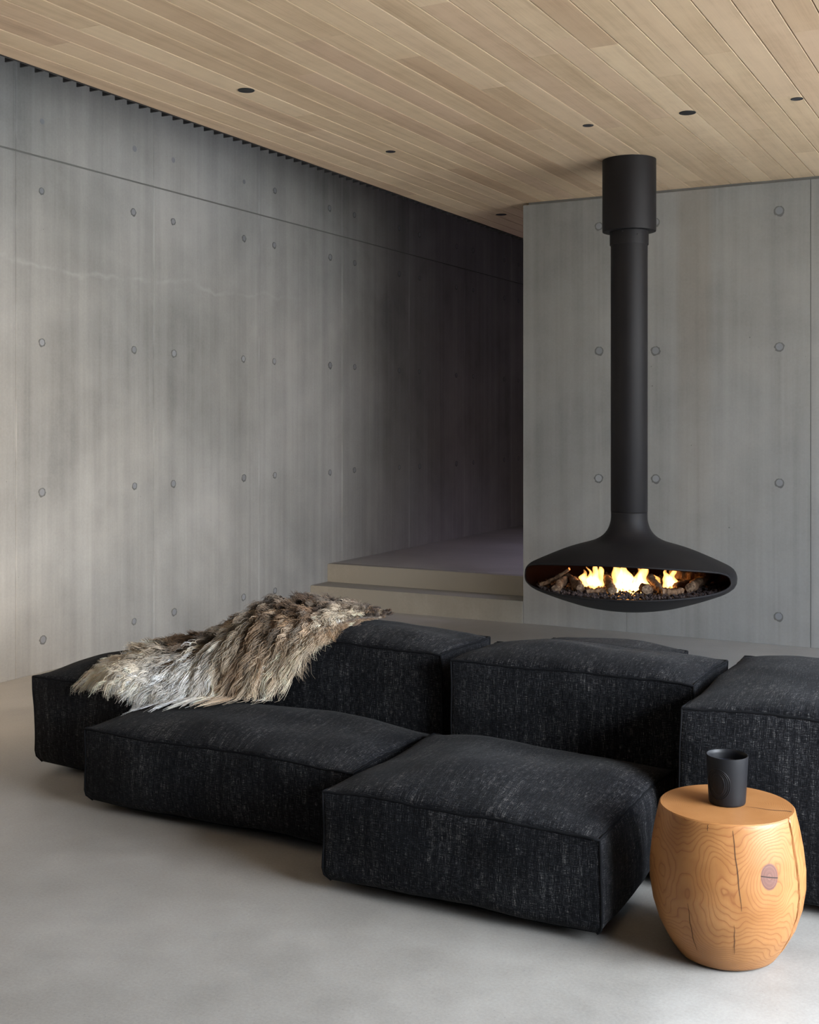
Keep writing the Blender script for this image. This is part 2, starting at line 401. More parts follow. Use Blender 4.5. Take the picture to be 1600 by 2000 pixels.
# left wall: core plus the cast panels
wl_ = struct(boxobj('wall_left', (XL - 0.3, XL - 0.005, YF - 0.2, YH + 0.2, 0.0, 4.35), M_DARKJOINT))
rng = random.Random(5)
def panel(parent, dims, mat):
    bm = bmesh.new(); box(bm, *dims); bmesh.ops.bevel(bm, geom=bm.edges[:], offset=0.0012, segments=1, affect='EDGES')
    return obj('concrete_panel', bm, mat, parent)
ys = [YF] + [5.075 + 1.222 * k for k in range(0, 7)] + [YH]
for a, b in zip(ys, ys[1:]):
    pr = rng.uniform(-0.0006, 0.0006)
    panel(wl_, (XL - 0.005, XL + pr, a + 0.0007, b - 0.0007, 0.0, 3.079), M_WALL)
    panel(wl_, (XL - 0.005, XL + rng.uniform(-0.001, 0.0015), a + 0.0007, b - 0.0007, 3.089, 4.35), M_WALL)
# fireplace wall
wb_ = struct(boxobj('wall_back', (XC + 0.04, XR + 0.2, YB + 0.010, 8.60, 0.0, 3.13), M_DARKJOINT))
xs = [XC, -2.634, -1.373, -0.15, XR + 0.2]
for a, b in zip(xs, xs[1:]):
    panel(wb_, (a + (0.0026 if a == -1.373 else 0.0008), b - 0.0008, YB + rng.uniform(-0.0005, 0.0005), YB + 0.010, 0.0, 3.112), M_WALL2)
panel(wb_, (XC, XC + 0.04, YB + 0.0105, 8.60, 0.0, 3.112), M_WALL2)

def plug_mesh(seed):
    r0 = random.Random(seed); bm = bmesh.new(); n = 18
    def ring(r, h, jit=0.0, oy=0.0): return [bm.verts.new((h, (r + r0.uniform(-jit, jit)) * math.cos(2 * math.pi * i / n), (r + r0.uniform(-jit, jit)) * math.sin(2 * math.pi * i / n) + oy)) for i in range(n)]
    A = ring(0.034, 0.0, 0.006, -0.003); B = ring(0.030, 0.0012, 0.003, -0.002); Cc = ring(0.0235, 0.0012); D = ring(0.0225, 0.0022); c = bm.verts.new((0.0022, 0, 0))
    for P, Q, mi in ((A, B, 0), (B, Cc, 0), (Cc, D, 1)):
        for i in range(n):
            j = (i + 1) % n; f = bm.faces.new((P[i], P[j], Q[j], Q[i])); f.material_index = mi
    for i in range(n):
        f = bm.faces.new((D[i], D[(i + 1) % n], c)); f.material_index = 1
    f = bm.faces.new(A[::-1])
    me = bpy.data.meshes.new('tie_hole_plug'); bmesh.ops.recalc_face_normals(bm, faces=bm.faces[:]); bm.to_mesh(me); bm.free()
    me.materials.append(M_PLUG_RING); me.materials.append(M_PLUG); return me
PL = [plug_mesh(s) for s in range(6)]
for yj in ys[1:-1]:
    for dy in (-0.198, 0.208):
        for z in (0.19, 1.08, 1.978, 2.88, 3.298):
            y = yj + dy + rng.uniform(-0.006, 0.006)
            if z < 0.5 and y > 8.1: continue
            o = link('tie_hole_plug', rng.choice(PL), wl_); o.location = (XL, y, z + rng.uniform(-0.006, 0.006)); s = rng.uniform(0.68, 0.9); o.scale = (1, s, s)
for x in (-2.842, -2.42, -1.575, -1.165, -0.36, 0.06):
    for z in (0.192, 1.094, 2.008, 2.915):
        if z < 0.5 and x < -2: continue
        o = link('tie_hole_plug', rng.choice(PL), wb_); o.location = (x + rng.uniform(-0.004, 0.004), YB, z + rng.uniform(-0.006, 0.006)); o.rotation_euler = (0, 0, R(-90)); s = rng.uniform(0.92, 1.1); o.scale = (1, s, s)

# unseen partition left of the camera, added to frame the warm fill lamp
bm = bmesh.new()
box(bm, XL, -5.0, 1.95, 2.05, 0.0, 3.13); box(bm, -3.75, -3.3, 1.95, 2.05, 0.0, 3.13); box(bm, -5.0, -3.75, 1.95, 2.05, 2.25, 3.13)
struct(obj('wall_added_for_fill', bm, M_WALL2))
# walls out of view
struct(boxobj('wall_front', (XL - 0.3, XR + 0.2, YF - 0.2, YF, 0.0, 3.3), M_WALL2))
bm = bmesh.new()
box(bm, XR, XR + 0.2, YF, 1.9, 0.0, 3.13); box(bm, XR, XR + 0.2, 3.8, WY0, 0.0, 3.13); box(bm, XR, XR + 0.2, WY1, 8.25, 0.0, 3.13)
box(bm, XR, XR + 0.2, 1.9, 3.8, 0.0, 0.45); box(bm, XR, XR + 0.2, 1.9, 3.8, 2.15, 3.13)  # leaves an unseen opening, added to let the side fill lamp shine in
box(bm, XR, XR + 0.2, WY0, WY1, 3.0, 3.13)
struct(obj('wall_right', bm, M_WALL2))
bm = bmesh.new(); box(bm, XR, XR + 0.2, 8.25, YH, 0.0, 3.13); struct(obj('wall_hall_right', bm, M_WALL))
struct(boxobj('wall_hall_end', (XL, XR + 0.2, YH, YH + 0.2, 0.313, 4.35), M_WALL))
win = struct(empty('window_assumed', (XR + 0.1, WY0, 0)))  # frame of the assumed window, out of view
for i in range(5):
    y = (WY1 - WY0) * i / 4
    boxobj('mullion', (-0.04, 0.04, max(0, y - 0.03), min(WY1 - WY0, y + 0.03), 0.06, 2.94), M_BLACK, win)
boxobj('frame_rail', (-0.04, 0.04, 0, WY1 - WY0, 0.0, 0.06), M_BLACK, win); boxobj('frame_rail', (-0.04, 0.04, 0, WY1 - WY0, 2.94, 3.0), M_BLACK, win)

# ceiling: backing slab, planks, black comb trim
ceil = struct(boxobj('ceiling', (XE, XR + 0.2, YF - 0.2, YH + 0.2, 3.151, 3.30), M_GAP))
struct(boxobj('roof', (XL - 0.3, XE, YF - 0.2, YH + 0.2, 4.35, 4.5), M_GAP))
struct(boxobj('roof_upstand', (XE, XE + 0.1, YF - 0.2, YH + 0.2, 3.301, 4.5), M_GAP))
PW = 0.1379
bm = bmesh.new(); box(bm, 0, 1, 0, 1, 0, 1)
pm = bpy.data.meshes.new('ceiling_plank')
bm.free(); bm = bmesh.new()
c = 0.010                               # arris, in units of the plank width
v = []
for y in (0, 1):
    for x, z in ((0, 0.09), (c, 0), (1 - c, 0), (1, 0.09), (1, 1), (0, 1)):
        v.append(bm.verts.new((x, y, z)))
for i in range(6):
    bm.faces.new((v[i], v[(i + 1) % 6], v[6 + (i + 1) % 6], v[6 + i]))
bm.faces.new(v[:6]); bm.faces.new(v[6:]); bmesh.ops.recalc_face_normals(bm, faces=bm.faces[:]); bm.to_mesh(pm); bm.free()
pm.materials.append(M_PLANK)
rows = range(-13, 25)
def plank(x0, x1, y0, y1):
    o = link('ceiling_plank', pm, ceil); o.location = (x0, y0, ZC + rng.uniform(-0.0004, 0.0004)); o.scale = (x1 - x0, y1 - y0, 0.0205)
for k in rows:
    x0 = -2.312 + PW * k + 0.0026; x1 = x0 + PW - 0.0052
    if k == -13: x0 = XE + 0.002
    y = 2.4 - rng.uniform(0, 2.4); 
    while y < YH:
        L = rng.choice((1.6, 2.2, 2.8, 3.3, 3.9)) * rng.uniform(0.93, 1.07)
        e = min(y + L, YH)
        if e > 3.0: plank(x0, x1, max(y, 2.4) + 0.0004, e - 0.0004)
        y = e
plank(XE + 0.002, XR, YF, 2.39)      # beyond the frame

comb = empty('ceiling_comb_trim', (XE, 3.4, ZC))
tag(comb, 'black toothed linear grille running along the timber ceiling edge above the long concrete wall', 'grille')
boxobj('edge_strip', (-0.006, -0.001, -6.6, YH - 3.45, -0.004, 0.10), M_FIN, comb)
fm = bpy.data.meshes.new('fin'); bm = bmesh.new(); box(bm, -0.066, -0.006, -0.0035, 0.0035, 0.0, 0.11); bmesh.ops.recalc_face_normals(bm, faces=bm.faces[:]); bm.to_mesh(fm); bm.free(); fm.materials.append(M_FIN)
y = 3.917 - 5 * 0.0906
while y < 13.6:
    o = link('fin', fm, comb); o.location = (0, y - 3.4, -0.002); y += 0.0906

# ceiling fittings
def fitting(x, y, r, label, kind):
    if kind == 'speaker':
        t = empty('ceiling_speaker', (x, y, ZC)); tag(t, label, 'speaker')
        obj('grille', lathe([(0, -0.004), (r * 0.9, -0.004), (r * 0.97, -0.0035), (r, -0.002), (r, 0.0), (0, 0.0)], 40), M_BLACK, t)
    else:
        t = empty('recessed_downlight', (x, y, ZC)); tag(t, label, 'light')
        obj('trim_ring', lathe([(r * 0.86, -0.0005), (r * 0.88, -0.0025), (r, -0.002), (r, 0.0), (r * 0.86, 0.0), (r * 0.86, -0.0005)], 32), M_BLACK, t)
        obj('reflector', lathe([(r * 0.86, -0.0012), (r * 0.6, -0.0006), (r * 0.45, -0.0004), (0, -0.0004)], 32), M_REFL, t)
M_REFL = plain('dark_mirror_reflector', (0.07, 0.08, 0.12), 0.3, 0.9)
fitting(-3.464, 4.805, 0.0415, 'round black ceiling disc nearest the toothed grille', 'speaker')
fitting(-1.662, 6.247, 0.0440, 'round black ceiling disc to the right of the flue collar', 'speaker')
fitting(-3.482, 6.306, 0.0300, 'small black recessed downlight by itself midway along the grille side of the ceiling', 'light')
fitting(-2.216, 6.260, 0.0300, 'small black recessed downlight in front of and left above the flue collar', 'light')
fitting(-1.103, 6.239, 0.0310, 'small black recessed downlight at far right of the ceiling', 'light')
fitting(-3.772, 8.629, 0.0420, 'copper-tinged recessed downlight in the dark hallway ceiling', 'light')

# ------------------------------------------------------------------ sofa modules
MODS = []
def smoothpow(a, p): return max(0.0, 1 - abs(a) ** p)
def cushion(name, x0, x1, y0, y1, z0, z1, tb, sb, seed, label, dip=0.0, n=46):
    cx, cy = (x0 + x1) / 2, (y0 + y1) / 2
    t = empty(name, (cx, cy, 0)); tag(t, label, 'sofa module', 'modules of the charcoal sofa')
    hx, hy = (x1 - x0) / 2, (y1 - y0) / 2
    off = Vector((seed * 3.17, seed * 1.31, seed * 0.77))
    def warp(p):
        q = p + off
        d = Vector((mnoise.noise(q * 3.1), mnoise.noise(q * 3.1 + Vector((5, 1, 2))), mnoise.noise(q * 3.1 + Vector((2, 8, 4))))) * 0.013
        d += Vector((mnoise.noise(q * 9.0), mnoise.noise(q * 9.0 + Vector((3, 1, 7))), mnoise.noise(q * 9 + Vector((4, 2, 9))))) * 0.0035
        return p + d
    def edge(x, y, z):      # slight belly of the seam lines
        a, b = x / hx, y / hy; c = (z - (z0 + z1) / 2) / ((z1 - z0) / 2)
        x2 = x + math.copysign(1, x) * (-0.010 * (1 - b * b) if abs(abs(a) - 1) < 1e-6 else 0)
        y2 = y + math.copysign(1, y) * (-0.010 * (1 - a * a) if abs(abs(b) - 1) < 1e-6 else 0)
        z2 = z - (0.008 * (1 - max(abs(a), abs(b)) ** 2) if c > 0.999 else 0)
        if c < -0.999: 
            pass
        return Vector((x2, y2, z2))
    vs, fs, uvs = [], [], []
    def face(fn, nu, nv, su, sv, ou, ov):
        b0 = len(vs)
        for j in range(nv + 1):
            for i in range(nu + 1):
                # denser near the seams
                a = math.sin((i / nu - 0.5) * math.pi) * 0.6 + (2 * i / nu - 1) * 0.4
                b = math.sin((j / nv - 0.5) * math.pi) * 0.6 + (2 * j / nv - 1) * 0.4
                vs.append(warp(fn(a, b))); uvs.append((ou + a * su, ov + b * sv))
        for j in range(nv):
            for i in range(nu):
                q = b0 + j * (nu + 1) + i; fs.append((q, q + 1, q + nu + 2, q + nu + 1))
    MODS.append((x0, x1, y0, y1, z1, tb))
    def puff(a, b, p=2.6, e=0.62): return (smoothpow(a, p) * smoothpow(b, p)) ** e
    zc, hz = (z0 + z1) / 2, (z1 - z0) / 2
    def wr(p, k): return mnoise.noise((p + off) * k)
    def top(a, b):
        p = edge(a * hx, b * hy, z1); h = puff(a, b)
        lump = 1 + 0.30 * mnoise.noise(Vector((a * 1.3, b * 1.3, seed * 2.0)))
        return p + Vector((0, 0, h * tb * lump - dip * max(0, 1 - (a * a + b * b) * 1.6)))
    def side(axis, sg):
        def fn(a, b):
            zz = zc + b * hz
            x, y = (sg * hx, a * hy) if axis == 'x' else (a * hx, sg * hy)
            p = edge(x, y, zz); h = puff(a, b, 2.4, 0.6) * sb * (1 + 0.4 * mnoise.noise(Vector((a * 1.5 + sg, b, seed))))
            # undercut at the foot of the cover
            k = max(0.0, -b - 0.75) / 0.25
            c = 0.022 * k * k
            return p + (Vector((sg * (h - c), -a * c, 0)) if axis == 'x' else Vector((-a * c, sg * (h - c), 0)))
        return fn
    def bottom(a, b):
        def sh(v, h): return v * (h - 0.022)
        return Vector((sh(a, hx) , sh(b, hy), z0))
    ns = max(14, int(n * 0.6))
    face(top, n, n, hx, hy, seed, 0)
    face(side('y', -1), n, ns, hx, hz, seed + 3, 2); face(side('y', 1), n, ns, hx, hz, seed + 5, 2)
    face(side('x', 1), n, ns, hy, hz, seed + 7, 2); face(side('x', -1), n, ns, hy, hz, seed + 9, 2)
    face(bottom, 4, 4, hx, hy, seed + 11, 5)
    me = bpy.data.meshes.new('cover'); me.from_pydata(vs, [], fs); me.update()
    uvl = me.uv_layers.new(name='UVMap'); li = np.empty(len(me.loops), dtype=np.int32); me.loops.foreach_get('vertex_index', li)
    uvl.data.foreach_set('uv', np.array(uvs, dtype=np.float32)[li].ravel())
    bm = bmesh.new(); bm.from_mesh(me); bmesh.ops.remove_doubles(bm, verts=bm.verts[:], dist=0.0006); bmesh.ops.recalc_face_normals(bm, faces=bm.faces[:]); bm.to_mesh(me); bm.free()
    me.polygons.foreach_set('use_smooth', [True] * len(me.polygons))
    for e in me.edges: pass
    link('cover', me, t, [M_FAB])
    # piping: the top seam and the four standing seams
    N = 40
    loop = []
    for (ax, ay), (bx, by) in zip(((-1, -1), (1, -1), (1, 1), (-1, 1)), ((1, -1), (1, 1), (-1, 1), (-1, -1))):
        for i in range(N):
            u = i / N; loop.append(warp(edge((ax + (bx - ax) * u) * hx, (ay + (by - ay) * u) * hy, z1)))
    loop = [p + Vector((0, 0, 0.001 * math.sin(i * 1.7))) for i, p in enumerate(loop)]
    v_, f_ = tube_data(loop + [loop[0]], 0.0046, 6, False); pydata('piping', v_, f_, M_PIPE, t)
    for sx, sy in ((-1, -1), (1, -1), (1, 1), (-1, 1)):
        pth = []
        for i in range(15):
            zz = z0 + (z1 - z0) * i / 14; b = (zz - zc) / hz; k = max(0.0, -b - 0.75) / 0.25
            p = edge(sx * hx, sy * hy, zz) - Vector((sx, sy, 0)) * 0.021 * k * k
            pth.append(warp(p))
        v_, f_ = tube_data(pth, 0.0040, 6); pydata('piping', v_, f_, M_PIPE, t)
    for sx in (-1, 1):
        for sy in (-1, 1):
            bm = lathe([(0, 0), (0.026, 0), (0.028, 0.003), (0.028, z0 + 0.012), (0, z0 + 0.012)], 16)
            o = obj('foot', bm, M_BLACK, t); o.location = (sx * (hx - 0.13), sy * (hy - 0.13), 0)
    return t
Z0 = 0.032
cushion('sofa_module', -2.035, -1.115, 3.245, 4.02, Z0, 0.316, 0.078, 0.024, 1.0, 'charcoal chaise seat module nearest the camera, just left of the wooden stump', 0.0)
cushion('sofa_module', -3.29, -2.075, 3.50, 4.10, Z0, 0.304, 0.076, 0.020, 2.0, 'wide low charcoal seat module in front of the fur throw, left of the chaise')
cushion('sofa_module', -3.845, -3.32, 3.785, 4.60, Z0, 0.406, 0.058, 0.018, 3.0, 'narrow charcoal block module at the left end, under the tail of the fur throw')
cushion('sofa_module', -3.02, -2.065, 4.135, 4.60, Z0, 0.598, 0.066, 0.020, 4.0, 'tall charcoal backrest module that carries the fur throw')
cushion('sofa_module', -1.985, -1.055, 4.06, 4.50, Z0, 0.598, 0.064, 0.020, 5.0, 'tall charcoal backrest module behind the chaise, below the hanging fireplace')
cushion('sofa_module', -1.02, -0.08, 3.75, 4.68, Z0, 0.594, 0.070, 0.024, 6.0, 'big charcoal block module behind the wooden stump, cut off by the right edge')
cushion('sofa_module', -1.98, -1.35, 4.62, 5.1, Z0, 0.514, 0.060, 0.012, 7.0, 'charcoal module mostly hidden behind the middle backrest, only its top edge showing', n=24)

# ------------------------------------------------------------------ fur throw
def build_fur():
    # control grid: columns left -> right, rows back -> front -> hanging edge
    G = np.array([
        [(-3.50, 4.42, .470), (-3.50, 4.24, .484), (-3.48, 4.06, .482), (-3.46, 3.93, .468)],
        [(-3.43, 4.54, .478), (-3.42, 4.30, .502), (-3.40, 4.01, .490), (-3.38, 3.85, .462)],
        [(-3.32, 4.58, .495), (-3.31, 4.32, .518), (-3.29, 4.01, .492), (-3.27, 3.86, .440)],
        [(-3.13, 4.58, .590), (-3.13, 4.36, .615), (-3.12, 4.08, .548), (-3.11, 3.92, .445)],
        [(-2.98, 4.58, .672), (-2.98, 4.36, .697), (-2.98, 4.12, .640), (-2.98, 3.99, .480)],
        [(-2.84, 4.56, .682), (-2.84, 4.36, .708), (-2.84, 4.13, .655), (-2.85, 4.01, .510)],
        [(-2.71, 4.54, .682), (-2.71, 4.37, .706), (-2.71, 4.16, .662), (-2.72, 4.07, .570)],
        [(-2.60, 4.52, .682), (-2.60, 4.39, .700), (-2.61, 4.24, .674), (-2.62, 4.13, .635)],
        [(-2.49, 4.48, .676), (-2.49, 4.42, .684), (-2.50, 4.37, .678), (-2.51, 4.32, .668)],
    ])
    nc, nr = G.shape[:2]
    def cr(P, t):       # Catmull-Rom along axis 0, t in [0,n-1]
        n = P.shape[0]; i = np.clip(np.floor(t).astype(int), 0, n - 2); f = (t - i)
        f = f.reshape(f.shape + (1,) * (P.ndim - 1))
        p0 = P[np.clip(i - 1, 0, n - 1)]; p1 = P[i]; p2 = P[i + 1]; p3 = P[np.clip(i + 2, 0, n - 1)]
        return 0.5 * (2 * p1 + (p2 - p0) * f + (2 * p0 - 5 * p1 + 4 * p2 - p3) * f * f + (3 * p1 - p0 - 3 * p2 + p3) * f ** 3)
    def surf(u, v):     # arrays in [0,1]
        A = cr(G, u * (nc - 1))                     # (N, nr, 3)
        A = np.moveaxis(A, 1, 0)                    # (nr, N, 3)
        t = v * (nr - 1); n = nr; i = np.clip(np.floor(t).astype(int), 0, n - 2); f = (t - i)[:, None]; k = np.arange(len(u))
        p0 = A[np.clip(i - 1, 0, n - 1), k]; p1 = A[i, k]; p2 = A[i + 1, k]; p3 = A[np.clip(i + 2, 0, n - 1), k]
        return 0.5 * (2 * p1 + (p2 - p0) * f + (2 * p0 - 5 * p1 + 4 * p2 - p3) * f * f + (3 * p1 - p0 - 3 * p2 + p3) * f ** 3)
    t = empty('sheepskin_throw', (-3.0, 4.3, 0.6)); O = np.array((-3.0, 4.3, 0.6))
    tag(t, 'long-haired brown, grey and cream sheepskin draped over the left backrest and the end block', 'throw')
    # hide
    nu, nv = 60, 26
    U, V = np.meshgrid(np.linspace(0, 1, nu), np.linspace(0, 1, nv)); P = surf(U.ravel(), V.ravel()) - O
    fs = [(j * nu + i, j * nu + i + 1, (j + 1) * nu + i + 1, (j + 1) * nu + i) for j in range(nv - 1) for i in range(nu - 1)]
    h = pydata('hide', [tuple(p) for p in P], fs, M_HIDE, t)
    md = h.modifiers.new('thick', 'SOLIDIFY'); md.thickness = 0.006; md.offset = -1
    # wool
    r = np.random.default_rng(11)
    NCL = 1200; PER = 26; SEG = 11
    cu = r.random(NCL) ; cv = r.random(NCL) ** 0.85
    edgeboost = r.random(NCL) < 0.34
    cv = np.where(edgeboost, 0.80 + 0.2 * r.random(NCL), cv)
    eb2 = r.random(NCL) < 0.08; cu = np.where(eb2, 0.06 * r.random(NCL), cu)
    cu3 = r.random(NCL) < 0.05; cv = np.where(cu3, 0.04 * r.random(NCL), cv)
    su = np.repeat(cu, PER) + r.normal(0, 0.012, NCL * PER); sv = np.repeat(cv, PER) + r.normal(0, 0.03, NCL * PER)
    su = np.clip(su, 0.002, 0.998); sv = np.clip(sv, 0.002, 0.998)
    N = NCL * PER
    def frame(u, v):
        e = 0.004; p = surf(u, v)
        du = (surf(np.clip(u + e, 0, 1), v) - surf(np.clip(u - e, 0, 1), v)); dv = (surf(u, np.clip(v + e, 0, 1)) - surf(u, np.clip(v - e, 0, 1)))
        du /= np.linalg.norm(du, axis=1)[:, None] + 1e-9; dv /= np.linalg.norm(dv, axis=1)[:, None] + 1e-9
        nn = np.cross(dv, du); nn /= np.linalg.norm(nn, axis=1)[:, None] + 1e-9
        nn *= np.where(nn[:, 2] < -0.15, -1, 1)[:, None]
        return p, du, dv, nn
    p0, du, dv, nn = frame(su, sv)
    # combing direction: to the left on the left tail, down the front, to the right at the tip, back on the rear edge
    def sm(x, a, b): x = np.clip((x - a) / (b - a), 0, 1); return x * x * (3 - 2 * x)
    left = 1 - sm(su, 0.10, 0.40); right = sm(su, 0.66, 0.95); back = 1 - sm(sv, 0.02, 0.22)
    cn1 = np.repeat(r.normal(0, 0.30, NCL), PER); cn2 = np.repeat(r.normal(0, 0.22, NCL), PER)
    fu = -0.85 * left + 0.9 * right + cn1; fv = 0.95 - 0.35 * left * (1 - sm(sv, 0.5, 1.0)) - 1.35 * back - 0.45 * right + cn2
    d0 = du * fu[:, None] + dv * fv[:, None]; d0 /= np.linalg.norm(d0, axis=1)[:, None] + 1e-9
    lift = np.repeat(0.35 + 0.45 * r.random(NCL), PER) + r.normal(0, 0.06, N)
    lift = np.where(sv > 0.72, lift * 0.95, lift)
    d0 = d0 + nn * lift[:, None]; d0 /= np.linalg.norm(d0, axis=1)[:, None]
    L = np.repeat(0.070 + 0.055 * r.random(NCL), PER) * (1 + r.normal(0, 0.10, N))
    front = sm(sv, 0.55, 0.95) * sm(su, 0.22, 0.42) * (1 - sm(su, 0.72, 0.9))
    L = L * (1 - 0.45 * right + 0.30 * left * sm(sv, 0.3, 0.8) + 0.25 * front - 0.35 * back)
    tt = np.linspace(0, 1, SEG)
    # curls per lock
    ph = np.repeat(r.random(NCL) * 6.28, PER) + r.normal(0, 0.28, N); fr = np.repeat(1.6 + 1.9 * r.random(NCL), PER); amp = np.repeat(0.006 + 0.010 * r.random(NCL), PER)
    side = np.cross(d0, nn); side /= np.linalg.norm(side, axis=1)[:, None] + 1e-9
    rep = lambda a: np.repeat(a, PER, axis=0)
    # clump guide roots
    pg = p0.reshape(NCL, PER, 3).mean(1)
    pts = np.empty((N, SEG, 3)); g = np.array((0, 0, -1.0))
    grav = np.where(sv > 0.55, 0.70, 0.25)
    for k, s in enumerate(tt):
        base = p0 + (rep(pg) - p0) * ((0.92 * s ** 0.6) * (1 - 0.22 * s))
        q = base + d0 * (L * s)[:, None] + g * (grav * L * s * s)[:, None]
        a = amp * (0.15 + s) * np.minimum(1, s * 4)
        q = q + side * (a * np.sin(ph + fr * 6.28 * s))[:, None] + nn * (0.7 * a * np.cos(ph + fr * 6.28 * s) * (s > 0.05))[:, None]
        pts[:, k] = q
    # keep the wool out of the sofa: seat top, block top, backrest front
    def support(q):
        x, y = q[..., 0], q[..., 1]; z = np.zeros(x.shape)
        for (x0, x1, y0, y1, z1, tb) in MODS:
            a_ = np.abs((x - (x0 + x1) / 2) / ((x1 - x0) / 2)); b_ = np.abs((y - (y0 + y1) / 2) / ((y1 - y0) / 2))
            h = (np.clip(1 - a_ ** 2.6, 0, 1) * np.clip(1 - b_ ** 2.6, 0, 1)) ** 0.62 * tb * 1.12
            z = np.where((a_ < 1.02) & (b_ < 1.04), np.maximum(z, z1 + h + 0.004), z)
        return z
    zs = support(pts); low = pts[..., 2] < zs
    # strands in front of a standing face hang down it instead of being lifted to its top
    hang = low & (zs > 0.55) & (pts[..., 2] < 0.565) & (pts[..., 0] < -2.05)
    pts[..., 1] = np.where(hang, np.minimum(pts[..., 1], 4.108 - 0.02 * r.random((N, 1))), pts[..., 1])
    hang2 = low & (zs > 0.40) & (zs < 0.52) & (pts[..., 2] < 0.395) & (pts[..., 1] < 3.92) & (pts[..., 0] < -3.30)
    pts[..., 1] = np.where(hang2, np.minimum(pts[..., 1], 3.758), pts[..., 1])
    zs = support(pts); sink = np.where((zs > 0) & (zs < 0.45), np.clip(zs - pts[..., 2], 0, 0.08), 0); pts[..., 1] -= np.repeat(0.2 + 2.0 * r.random(NCL), PER)[:, None] * sink
    zs = support(pts); pts[..., 2] = np.maximum(pts[..., 2], np.where(zs > 0.0, zs, -1) + r.random((N, 1)) * 0.008)
    # three-sided tapering strands
    rad = np.repeat((0.0009 + 0.0009 * r.random(N))[:, None], SEG, 1) * (1 - 0.78 * tt[None, :] ** 2)
    tg = np.gradient(pts, axis=1); tg /= np.linalg.norm(tg, axis=2)[..., None] + 1e-9
    a1 = np.cross(tg, np.broadcast_to(nn[:, None, :], tg.shape)); a1 /= np.linalg.norm(a1, axis=2)[..., None] + 1e-9; a2 = np.cross(tg, a1)
    VV = np.empty((N, SEG, 3, 3))
    for k in range(3):
        c = 2 * math.pi * k / 3
        VV[:, :, k] = pts + (a1 * math.cos(c) + a2 * math.sin(c)) * rad[..., None]
    VV = VV.reshape(-1, 3) - O
    base = (np.arange(N) * SEG * 3)[:, None, None]; sg = (np.arange(SEG - 1) * 3)[None, :, None]; kk = np.arange(3)[None, None, :]; k2 = (kk + 1) % 3
    F = np.stack([base + sg + kk, base + sg + k2, base + sg + 3 + k2, base + sg + 3 + kk], -1).reshape(-1, 4)
    me = bpy.data.meshes.new('wool'); me.vertices.add(len(VV)); me.vertices.foreach_set('co', VV.astype(np.float32).ravel())
    me.loops.add(F.size); me.loops.foreach_set('vertex_index', F.astype(np.int32).ravel())
    me.polygons.add(len(F)); me.polygons.foreach_set('loop_start', np.arange(0, F.size, 4, dtype=np.int32))
    me.polygons.foreach_set('use_smooth', np.ones(len(F), dtype=bool)); me.update(calc_edges=True)
    # fleece colours: patches of cream, grey, tan and dark brown
    cream = np.array((0.80, 0.69, 0.54)); white = np.array((0.86, 0.84, 0.81)); tan = np.array((0.33, 0.215, 0.125)); grey = np.array((0.30, 0.26, 0.215)); dark = np.array((0.040, 0.021, 0.013)); brown = np.array((0.13, 0.072, 0.036))
    C = np.zeros((NCL, 3)); W = np.zeros(NCL)
    for (u, v, su_, sv_, c, w) in (
        (0.05, 0.75, 0.10, 0.35, cream, 2.2), (0.16, 0.88, 0.10, 0.28, cream, 2.6), (0.27, 0.90, 0.07, 0.25, white, 2.0), (0.36, 0.88, 0.06, 0.28, white, 2.6), (0.38, 0.60, 0.05, 0.22, cream, 1.0),
        (0.05, 0.15, 0.12, 0.25, brown, 1.0), (0.20, 0.20, 0.14, 0.25, brown, 1.4), (0.24, 0.48, 0.11, 0.12, dark, 1.3), (0.33, 0.15, 0.08, 0.25, brown, 1.0),
        (0.47, 0.55, 0.06, 0.22, grey, 1.2), (0.49, 0.88, 0.05, 0.22, cream, 0.9), (0.55, 0.85, 0.05, 0.25, brown, 1.0), (0.60, 0.75, 0.07, 0.22, tan, 1.3), (0.68, 0.95, 0.07, 0.20, cream, 1.0),
        (0.55, 0.30, 0.12, 0.22, dark, 0.8), (0.70, 0.25, 0.12, 0.20, dark, 1.2), (0.72, 0.62, 0.07, 0.18, brown, 1.0), (0.83, 0.62, 0.05, 0.25, cream, 1.9), (0.88, 0.15, 0.08, 0.25, dark, 1.2), (0.98, 0.5, 0.05, 0.5, dark, 1.6), (0.90, 0.95, 0.06, 0.2, tan, 1.0)):
        k = w * np.exp(-((cu - u) / su_) ** 2 - ((cv - v) / sv_) ** 2); C += k[:, None] * c; W += k
    C += 0.05 * tan; W += 0.05; C /= W[:, None]
    alt = np.array([cream, tan, dark, grey])[r.integers(0, 4, NCL)]; m = (0.50 * r.random(NCL) ** 1.8)[:, None]; C = C * (1 - m) + alt * m
    S = np.repeat(C, PER, 0) * (1 + r.normal(0, 0.16, N))[:, None].clip(0.4, 1.6) * np.repeat(np.exp(r.normal(0, 0.32, NCL)), PER)[:, None]
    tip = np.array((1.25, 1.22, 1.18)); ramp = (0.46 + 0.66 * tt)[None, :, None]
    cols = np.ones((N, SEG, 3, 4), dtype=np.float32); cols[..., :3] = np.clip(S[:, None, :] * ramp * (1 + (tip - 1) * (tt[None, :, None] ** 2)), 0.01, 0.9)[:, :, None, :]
    at = me.attributes.new('tone', 'FLOAT_COLOR', 'POINT'); at.data.foreach_set('color', cols.ravel())
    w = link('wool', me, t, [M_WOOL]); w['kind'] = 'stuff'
build_fur()

